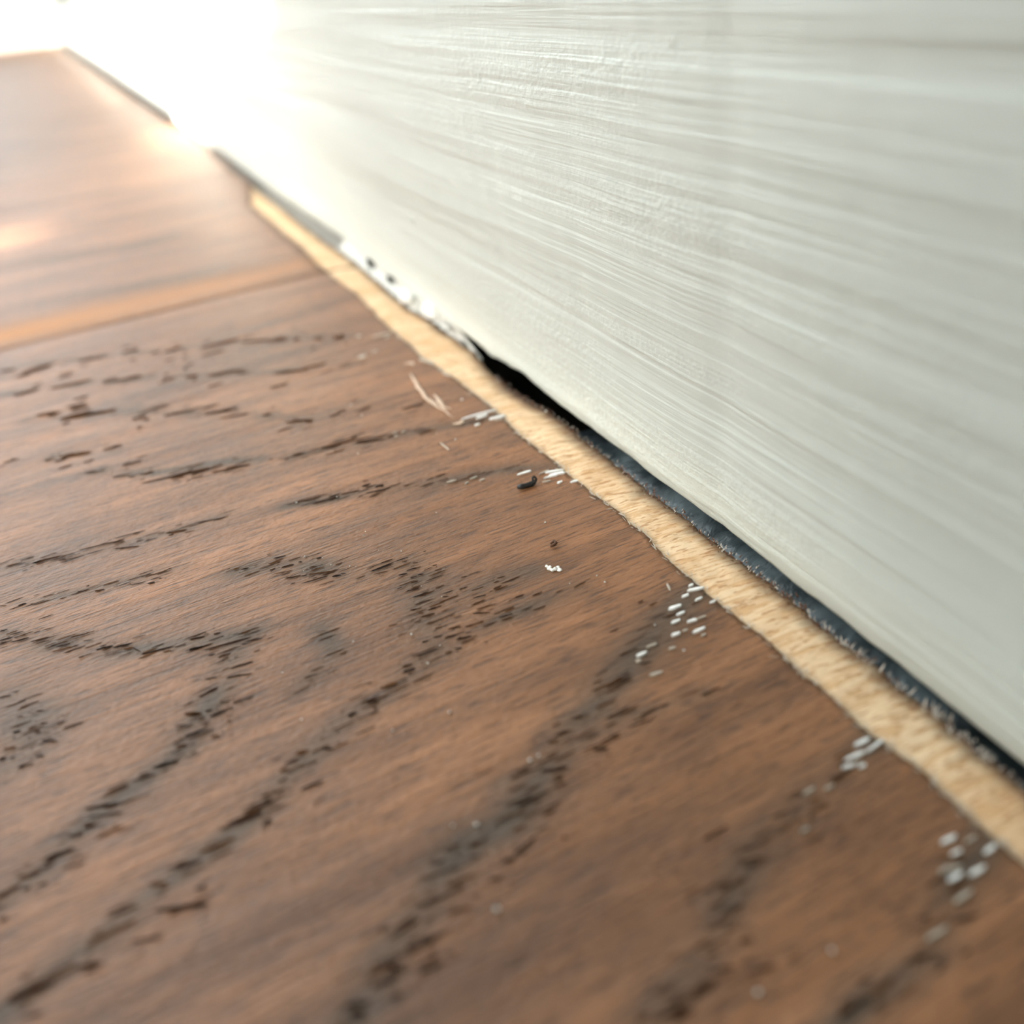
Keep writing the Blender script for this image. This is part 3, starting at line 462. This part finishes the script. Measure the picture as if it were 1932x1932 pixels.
def make_plank(ya, yb, fine):
    g = 0.002
    edge = np.array([0, 0.006, 0.016, 0.03])
    if fine == 2: mid = np.arange(-0.2, yb - 0.04, 0.0125); mid = np.concatenate([np.linspace(ya + 0.04, -0.25, 30), mid])
    elif fine == 1: mid = np.concatenate([np.arange(ya + 0.04, 6.0, 0.02), np.linspace(6.05, yb - 0.04, 60)])
    else: mid = np.linspace(ya + 0.05, yb - 0.05, 40)
    yy = np.concatenate([ya + g + edge, mid, (yb - g - edge)[::-1]])
    if fine == 2: us = np.concatenate([np.linspace(-60, -1.0, 24), np.arange(-0.95, 0.7, 0.0125), np.linspace(0.7, 0.74, 4)])
    elif fine == 1: us = np.concatenate([np.linspace(-60, -2, 24), np.linspace(-1.9, 0.74, 60)])
    else: us = np.concatenate([np.linspace(-60, -4, 14), np.linspace(-3.5, 0.74, 12)])
    XX = np.repeat(us[None, :], len(yy), 0); ex = end_x(yy)[:, None]
    XX = np.where(XX > 0, XX * ex / 0.74, XX); YY = np.repeat(yy[:, None], len(us), 1)
    d = np.minimum(YY - ya - g, yb - g - YY); ZZ = -0.007 * np.clip(1 - d / 0.03, 0, 1) ** 2
    ZZ += 0.0012 * noise2(XX * 3, YY * 24, 9) * (XX > -1.5)
    V = np.stack([XX, YY, ZZ], 2).reshape(-1, 3); nr, nc = XX.shape
    F = list(map(tuple, grid_faces(nr, nc)))
    loop = list(range(nc)) + [i * nc + nc - 1 for i in range(1, nr)] + [(nr - 1) * nc + j for j in range(nc - 2, -1, -1)] + [i * nc for i in range(nr - 2, 0, -1)]
    n0 = len(V); low = V[loop].copy(); low[:, 2] = -0.45; V = np.concatenate([V, low]); m = len(loop)
    F += [(loop[i], n0 + i, n0 + (i + 1) % m, loop[(i + 1) % m]) for i in range(m)]
    band = np.zeros(len(V)); reflect_tint = np.zeros(len(V))
    if fine == 2: band = band_value(V[:, 0], V[:, 1])
    elif fine == 1:
        q = noise2(V[:, 0] * 0.9 + 4, V[:, 1] * 9 + 1.5 * np.sin(V[:, 0] * 1.3), 21); band = np.clip((q - 0.25) * 2, 0, 1) * 0.45
        reflect_tint = np.exp(-((V[:, 1] - ya - 0.16) / 0.13) ** 2) * np.clip(0.75 - V[:, 0] * 0.55, 0.15, 1)  # orange tint painted where the eased edge would reflect less window
    p = link('plank', mesh('plank', V, F, True, dict(band=band, reflect_tint=reflect_tint)), OAK, floor)
    for pg in p.data.polygons[len(p.data.polygons) - m:]: pg.use_smooth = False
    return p
planks = []
yb_ = JOINT + 4 * PW
edges = [JOINT + PW * k for k in range(-4, 5)]
for a, b in zip(edges[:-1], edges[1:]):
    a2, b2 = max(a, Y0), min(b, Y1)
    if b2 - a2 < 0.5: continue
    planks.append((a2, b2, make_plank(a2, b2, 2 if b2 == JOINT else 1 if a2 == JOINT else 0)))
near = [p for a, b, p in planks if b == JOINT][0]; second = [p for a, b, p in planks if a == JOINT][0]

# bare end of each plank where the stain was cut away
def bare_end(ya, yb, parent, fine):
    yy = np.arange(ya + 0.01, min(yb, 5.5) - 0.008, 0.006) if fine else np.linspace(ya + 0.01, yb - 0.01, 60)
    if fine and ya < -0.3: yy = np.concatenate([np.linspace(ya + 0.01, -0.3, 30), np.arange(-0.29, yb - 0.008, 0.006)])
    xi = end_x(yy); xo = np.maximum(strip_edge(yy), xi + 0.002); rows = []; ts = np.linspace(0, 1, 13)
    grey, stain = [], []
    dark = np.clip(1 - np.abs(yy - 1.55) / 0.75, 0, 1) * 0.35 + 0.10 + 0.25 * np.exp(-((yy - 1.93) / 0.16) ** 2)
    for t in ts:
        x = xi + (xo - xi) * t; z = np.full_like(yy, -0.004 - 0.013 * t * t) + 0.0018 * noise2(x * 40, yy * 40, 6)
        if t == 0: z = z * 0 - 0.0015
        rows.append(np.stack([x, yy, z], 1))
        e = (xo - x); grey.append(np.exp(-((x - xi) / 0.009) ** 2) * (0.75 + 0.3 * hash_noise(yy * 30, 8)))
        w = 0.030 + 0.028 * dark + 0.006 * hash_noise(yy * 12, 14) + 0.004 * hash_noise(yy * 55, 15); stain.append(np.clip(1.15 - e / np.maximum(w, 0.003), 0, 1) * np.clip(dark * 2.2, 0.85, 1))
    for dz, dx in ((-0.03, 0.006), (-0.06, 0.010), (-0.43, 0.0)):
        rows.append(np.stack([xo + dx + 0.004 * hash_noise(yy * 40, 17), yy, np.full_like(yy, dz)], 1)); grey.append(np.zeros_like(yy)); stain.append(np.full_like(yy, 1.0))
    V = np.concatenate(rows); F = grid_faces(len(rows), len(yy))[:, ::-1]
    o = link('bare_end', mesh('bare_end', V, F, True, dict(grey=np.concatenate(grey), stain=np.concatenate(stain))), BARE, parent); o['label'] = 'pale unstained cut end of the plank'
    return o
for a, b, p in planks:
    if a < 5.4: bare_end(a, b, p, b == JOINT or a == JOINT)

# open pores of the near plank: spindle-shaped slits lying in the surface
def spindle(x0, y0, x1, y1, w, z, n=5, seed=0):
    a = np.array((x0, y0)); b = np.array((x1, y1)); t = b - a; L = np.hypot(*t) + 1e-9; t /= L; nn = np.array((-t[1], t[0])); V = []
    r = random.Random(seed); ks = [0.0, 0.12, 0.35, 0.65, 0.88, 1.0]; ws = [0.12, 0.75, 1.0, 1.0, 0.75, 0.12]
    up_, dn = [], []
    for k, q in zip(ks, ws):
        c = a + t * L * k; up_.append(c + nn * w * 0.5 * q * r.uniform(0.7, 1.2)); dn.append(c - nn * w * 0.5 * q * r.uniform(0.7, 1.2))
    pts = [up_[0]] + up_[1:5] + [up_[5]] + dn[4:0:-1]
    V = [(p[0], p[1], z) for p in pts]
    F = [(0, 9, 1), (1, 9, 8, 2), (2, 8, 7, 3), (3, 7, 6, 4), (4, 6, 5)]
    return V, F
parts, tones = [], []
for i, (x0, y0, x1, y1, w) in enumerate(PORES):
    ox, oy = (x1 - x0) * 0.08, (y1 - y0) * 0.08; far_ = min(1.0, max(0.0, (y0 - 1.6) / 0.8)); parts.append(spindle(x0 - ox, y0 - oy, x1 + ox, y1 + oy, w * (0.8 - 0.25 * far_), 0.0016, seed=i)); tones += [random.random() * (1 - far_) + far_ * random.uniform(0.75, 1.0)] * 10
    if True:                                                        # smaller neighbours
        for k in range(random.randint(1, 4)):
            L = abs(x1 - x0) * random.uniform(0.25, 0.7); cx = random.uniform(x0, x1) + random.gauss(0, 0.02); cy = (y0 + y1) / 2 + random.gauss(0, w * 1.6)
            parts.append(spindle(cx - L / 2, cy, cx + L / 2, cy, w * random.uniform(0.15, 0.4), 0.0016, seed=900 + i * 3 + k)); tones += [random.uniform(0.3, 1)] * 10
for b in BANDS:                                                     # fine slits filling the porous bands
    for (x0, y0, w0), (x1, y1, w1_) in zip(b[:-1], b[1:]):
        n = int(math.hypot(x1 - x0, y1 - y0) / (0.016 if y0 < 2.0 else 0.05))
        for k in range(n):
            t = random.random(); cx = x0 + (x1 - x0) * t + random.gauss(0, w0 * 1.0); cy = y0 + (y1 - y0) * t + random.gauss(0, w0 * 0.6); L = random.uniform(0.012, 0.045)
            if cx + L > 0.735 or cy > JOINT - 0.03: continue
            parts.append(spindle(cx - L / 2, cy, cx + L / 2, cy + random.gauss(0, 0.001), random.uniform(0.0015, 0.0042), 0.0015, seed=5000 + k)); tones += [random.uniform(0.55, 1)] * 10
V, F = join(parts)
po_ = link('pores', mesh('pores', V, F, False, dict(tone=tones)), PORE, near); tag(po_, kind='stuff'); po_['label'] = 'short dark open grain pores'

def fleck(x0, y0, x1, y1, w, seed, h=0.0015):
    V, F = spindle(x0, y0, x1, y1, w, 0.0022, seed=seed); c = np.mean(V, 0)
    r = random.Random(seed); top = [tuple(c + (np.array(v) - c) * 0.9 + np.array((0, 0, h * r.uniform(0.7, 1.2)))) for v in V]
    base = [(v[0], v[1], -0.002) for v in V]
    VV = base + top; FF = [(i, (i + 1) % 10, 10 + (i + 1) % 10, 10 + i) for i in range(10)][::-1]
    FF = [tuple(reversed(q)) for q in FF] + [tuple(10 + i for i in q) for q in F]
    return VV, FF
for i, (x0, y0, x1, y1, w, s) in enumerate(FLECKS):
    o = link('paint_fleck', mesh('paint_fleck', *fleck(x0 - (x1 - x0) * 0.08, y0 - (y1 - y0) * 0.08, x1 + (x1 - x0) * 0.08, y1 + (y1 - y0) * 0.08, max(w, 0.005) * 0.72, i, 0.0015 if s else 0.0008), smooth=False), WHITE if s else DULL, near)
for i, p in enumerate(SMEARS):
    P = np.array(p); d = np.concatenate([[0], np.cumsum(np.hypot(*np.diff(P, axis=0).T))]); s = np.linspace(0, d[-1], 14)
    q = np.stack([np.interp(s, d, P[:, 0]) + 0.003 * hash_noise(s * 60, i), np.interp(s, d, P[:, 1]) + 0.006 * hash_noise(s * 50, i + 9), np.full_like(s, 0.0015)], 1)
    link('paint_smear', mesh('paint_smear', *tube(q, 0.0075 * (0.6 + 0.5 * np.abs(hash_noise(s * 40, i + 3))) * np.sin(np.linspace(0.25, 2.9, 14)), 6, 0.35)), SMEAR, near)

# frayed fibres along the two edges of the bare strip
def fibres(name, n, edge, y0, y1, length, width, ang, z, mat, parent, seed, jit=0.004):
    r = random.Random(seed); parts = []
    for k in range(n):
        y = r.uniform(y0, y1); x = float(edge(y)) + r.gauss(0, jit); L = length * r.uniform(0.5, 1.5); a = ang + r.gauss(0, 0.5); w = width * r.uniform(0.6, 1.4)
        t = np.array((math.cos(a), math.sin(a), r.uniform(-0.1, 0.5))); nrm = np.array((-math.sin(a), math.cos(a), 0)) * w; c = np.array((x, y, z))
        parts.append(([tuple(c - nrm), tuple(c + t * L * 0.5 - nrm * 0.8 + np.array((0, 0, w))), tuple(c + t * L), tuple(c + t * L * 0.5 + nrm * 0.8), tuple(c + nrm)], [(0, 1, 3, 4), (1, 2, 3)]))
    o = link(name, mesh(name, *join(parts), smooth=False), mat, parent); tag(o, kind='stuff'); return o
fibres('edge_fibres', 420, end_x, -0.1, 2.6, 0.012, 0.0008, math.pi / 2, 0.0005, FIBRE, near, 3)
fibres('edge_fibres', 520, strip_edge, -0.1, 2.1, 0.007, 0.0009, 0.3, -0.016, FIBRE, near, 5, 0.005)
fibres('edge_fibres', 500, lambda y: strip_edge(y) - 0.004, -0.1, 2.1, 0.009, 0.0012, 1.2, -0.015, BROWNF, near, 6, 0.005)
fibres('edge_fibres', 60, lambda y: strip_edge(y) - 0.004, 0.45, 0.75, 0.014, 0.0016, 0.2, -0.016, FIBRE, near, 8, 0.004)

# ------------------------------------------------------------------ things in the gap
yy = np.concatenate([np.linspace(-10, -0.3, 40), np.arange(-0.29, 1.78, 0.008)])
rows = []
for t in np.linspace(0, 1, 15):
    xs = strip_edge(yy) - 0.01 + 0.30 * t
    env = np.clip((1.85 - yy) / 0.4, 0, 1) * np.clip(0.35 + (yy - 0.35) / 0.35, 0.35, 1)
    crease = 0.006 * np.abs(hash_noise(yy * 34 + t * 7, 31)) * np.clip((1.5 - yy) * 3, 0, 1)
    z = -0.075 + (0.055 * np.sin(math.pi * min(1, t * 1.6 + 0.12)) ** 0.8) * env - crease - 0.03 * (1 - env)
    rows.append(np.stack([xs, yy, z], 1))
film = link('underlay_film', mesh('underlay_film', np.concatenate(rows), grid_faces(15, len(yy))[:, ::-1]), FILM)
tag(film, 'dark blue-grey plastic underlay film showing in the gap under the baseboard', 'underlay')

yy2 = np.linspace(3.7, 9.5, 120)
glare_ob = link('glare_strip', mesh('glare_strip', np.concatenate([np.stack([base_x(yy2) + dx, yy2, np.full_like(yy2, -0.035) + 0.004 * hash_noise(yy2 * 20, 61)], 1) for dx in (-0.055, 0.0, 0.25)]), grid_faces(3, len(yy2))[:, ::-1]), plain('painted glare grey', (0.42, 0.40, 0.36), 0.95, 0.1, (30.0, 0.01)), floor); glare_ob['label'] = 'painted glare grey strip in the gap'  # added strip, its pale grey stands in for glare over the gap
ca = link('caulk_bead', None); tag(ca, 'crumbly white caulk filling the gap between baseboard and plank end', 'caulk')
yy = np.arange(2.26, 3.78, 0.012); ts = np.linspace(0, 1, 12); VV = []; keepv = []
for t in ts:
    u = t ** 0.6; x = (strip_edge(yy) + 0.004) * (1 - u) + (base_x(yy) + 0.003) * u
    z = -0.016 + 0.030 * t + 0.022 * t ** 3 + 0.006 * math.sin(math.pi * t) * (0.5 + 0.7 * noise2(yy * 12, np.full_like(yy, t * 3), 41)) + 0.004 * noise2(yy * 40, np.full_like(yy, t * 8), 42)
    taper = np.clip((yy - 2.26) / 0.25, 0, 1)
    z = z * taper - 0.03 * (1 - taper); VV.append(np.stack([x, yy, z], 1))
V = np.concatenate(VV); F = grid_faces(len(ts), len(yy))[:, ::-1]; cen = V[F].mean(1); ok = np.ones(len(F), bool)
fr = (cen[:, 0] - strip_edge(cen[:, 1])) / (base_x(cen[:, 1]) - strip_edge(cen[:, 1]) + 1e-6)
for (hy, hw, ha, hb) in ((3.36, 0.07, 0.55, 0.95), (3.10, 0.055, 0.6, 0.95), (2.385, 0.03, 0.6, 0.95), (2.58, 0.02, 0.1, 0.5)):
    ok &= ~((np.abs(cen[:, 1] - hy) / hw) ** 2 + ((fr - (ha + hb) / 2) / ((hb - ha) / 2)) ** 2 < 1)
link('bead', mesh('bead', V, F[ok]), CAULK, ca)
for k, (x, y, r, sc) in enumerate(((0.874, 2.86, 0.032, (0.75, 1.9, 0.8)), (0.882, 2.68, 0.030, (0.75, 2.2, 0.8)), (0.862, 2.74, 0.012, (0.8, 2.2, 0.6)), (0.868, 2.50, 0.010, (0.8, 4.0, 0.6))  )):
    link('lump', mesh('lump', *blob((x, y, 0.008), r, sc, 0.35, 50 + k, 14, 10)), FRESH if k < 2 else CAULK, ca)

# ------------------------------------------------------------------ loose crumbs on the near plank
P = [(x, y, 0.0065 + 0.001 * math.sin(i * 2.1)) for i, (x, y) in enumerate(BLACK)]
e = np.array(P[-1]); cc = e + np.array((0.002, 0.003, 0.006))
P += [tuple(cc + 0.0048 * np.array((math.cos(q) * 0.95, math.cos(q) * 0.1 + math.sin(q) * 0.5, math.sin(q) * 0.95))) for q in np.radians([-70, -20, 30, 80, 130, 180, 225, 265])]
V, F = tube(P, [0.004, 0.0066, 0.0058, 0.0066, 0.0052, 0.0036, 0.0028, 0.0027, 0.0029, 0.0028, 0.0026, 0.0024, 0.0016], 9)
o = link('crumb', mesh('crumb', V, F), BLACKM); tag(o, 'tiny black crumb with a curled end, lying on the brown plank', 'crumb')
P = [(x, y, 0.004 + 0.006 * math.sin(i * 0.9)) for i, (x, y) in enumerate(BROWN)]
o = link('wood_shaving', mesh('wood_shaving', *tube(P, [0.002, 0.003, 0.003, 0.003, 0.0015], 7)), BROWNM); tag(o, 'tiny dark brown curled wood shaving on the plank', 'shaving')
V, F = join([blob((x, y, r * 0.42), r * 1.05, (1, 1.2, 0.6), 0.35, 70 + i, 8, 6) for i, (x, y, r) in enumerate(CLUMP)])
o = link('paint_crumb', mesh('paint_crumb', V, F), DUST); tag(o, 'small lumpy crumb of white paint on the plank', 'crumb')
PLACES = [(BLACK[2][0], BLACK[2][1], 0.10, 'close to the black curled crumb'), (CLUMP[3][0], CLUMP[3][1], 0.10, 'close to the lumpy white paint crumb'),
          (SMEARS[1][3][0], SMEARS[1][3][1], 0.22, 'beside the smeared streak of pale paint'), (0.68, 0.99, 0.16, 'beside white flecks in the pores at the bare strip'),
          (-0.02, 1.62, 0.22, 'among dark pores above the inner arch of the grain'), (0.28, 1.22, 0.17, 'among dark pores at the tip of the grain arch')]
base_me = [mesh('dust_speck', *blob((0, 0, 0.42), 0.5, (1, 1, 0.75), 0.5, 90 + k, 8, 6)) for k in range(4)]
for m_ in base_me: m_.materials.append(DUST)
for i, (x, y, r) in enumerate(SPECKS):
    o = bpy.data.objects.new('dust_speck', base_me[i % 4]); col.objects.link(o); o.location = (x * S, y * S, 0.001 * S); o.scale = (r * 1.25,) * 3; o.rotation_euler = (0, 0, random.uniform(0, 6))
    near_to = min(PLACES, key=lambda p: math.hypot(x - p[0], (y - p[1]) * 0.8)); close = math.hypot(x - near_to[0], (y - near_to[1]) * 0.8) < near_to[2]
    tag(o, 'tiny white dust speck ' + (near_to[3] if close else 'on an open stretch of the brown plank'), 'dust', 'white dust specks on the plank')
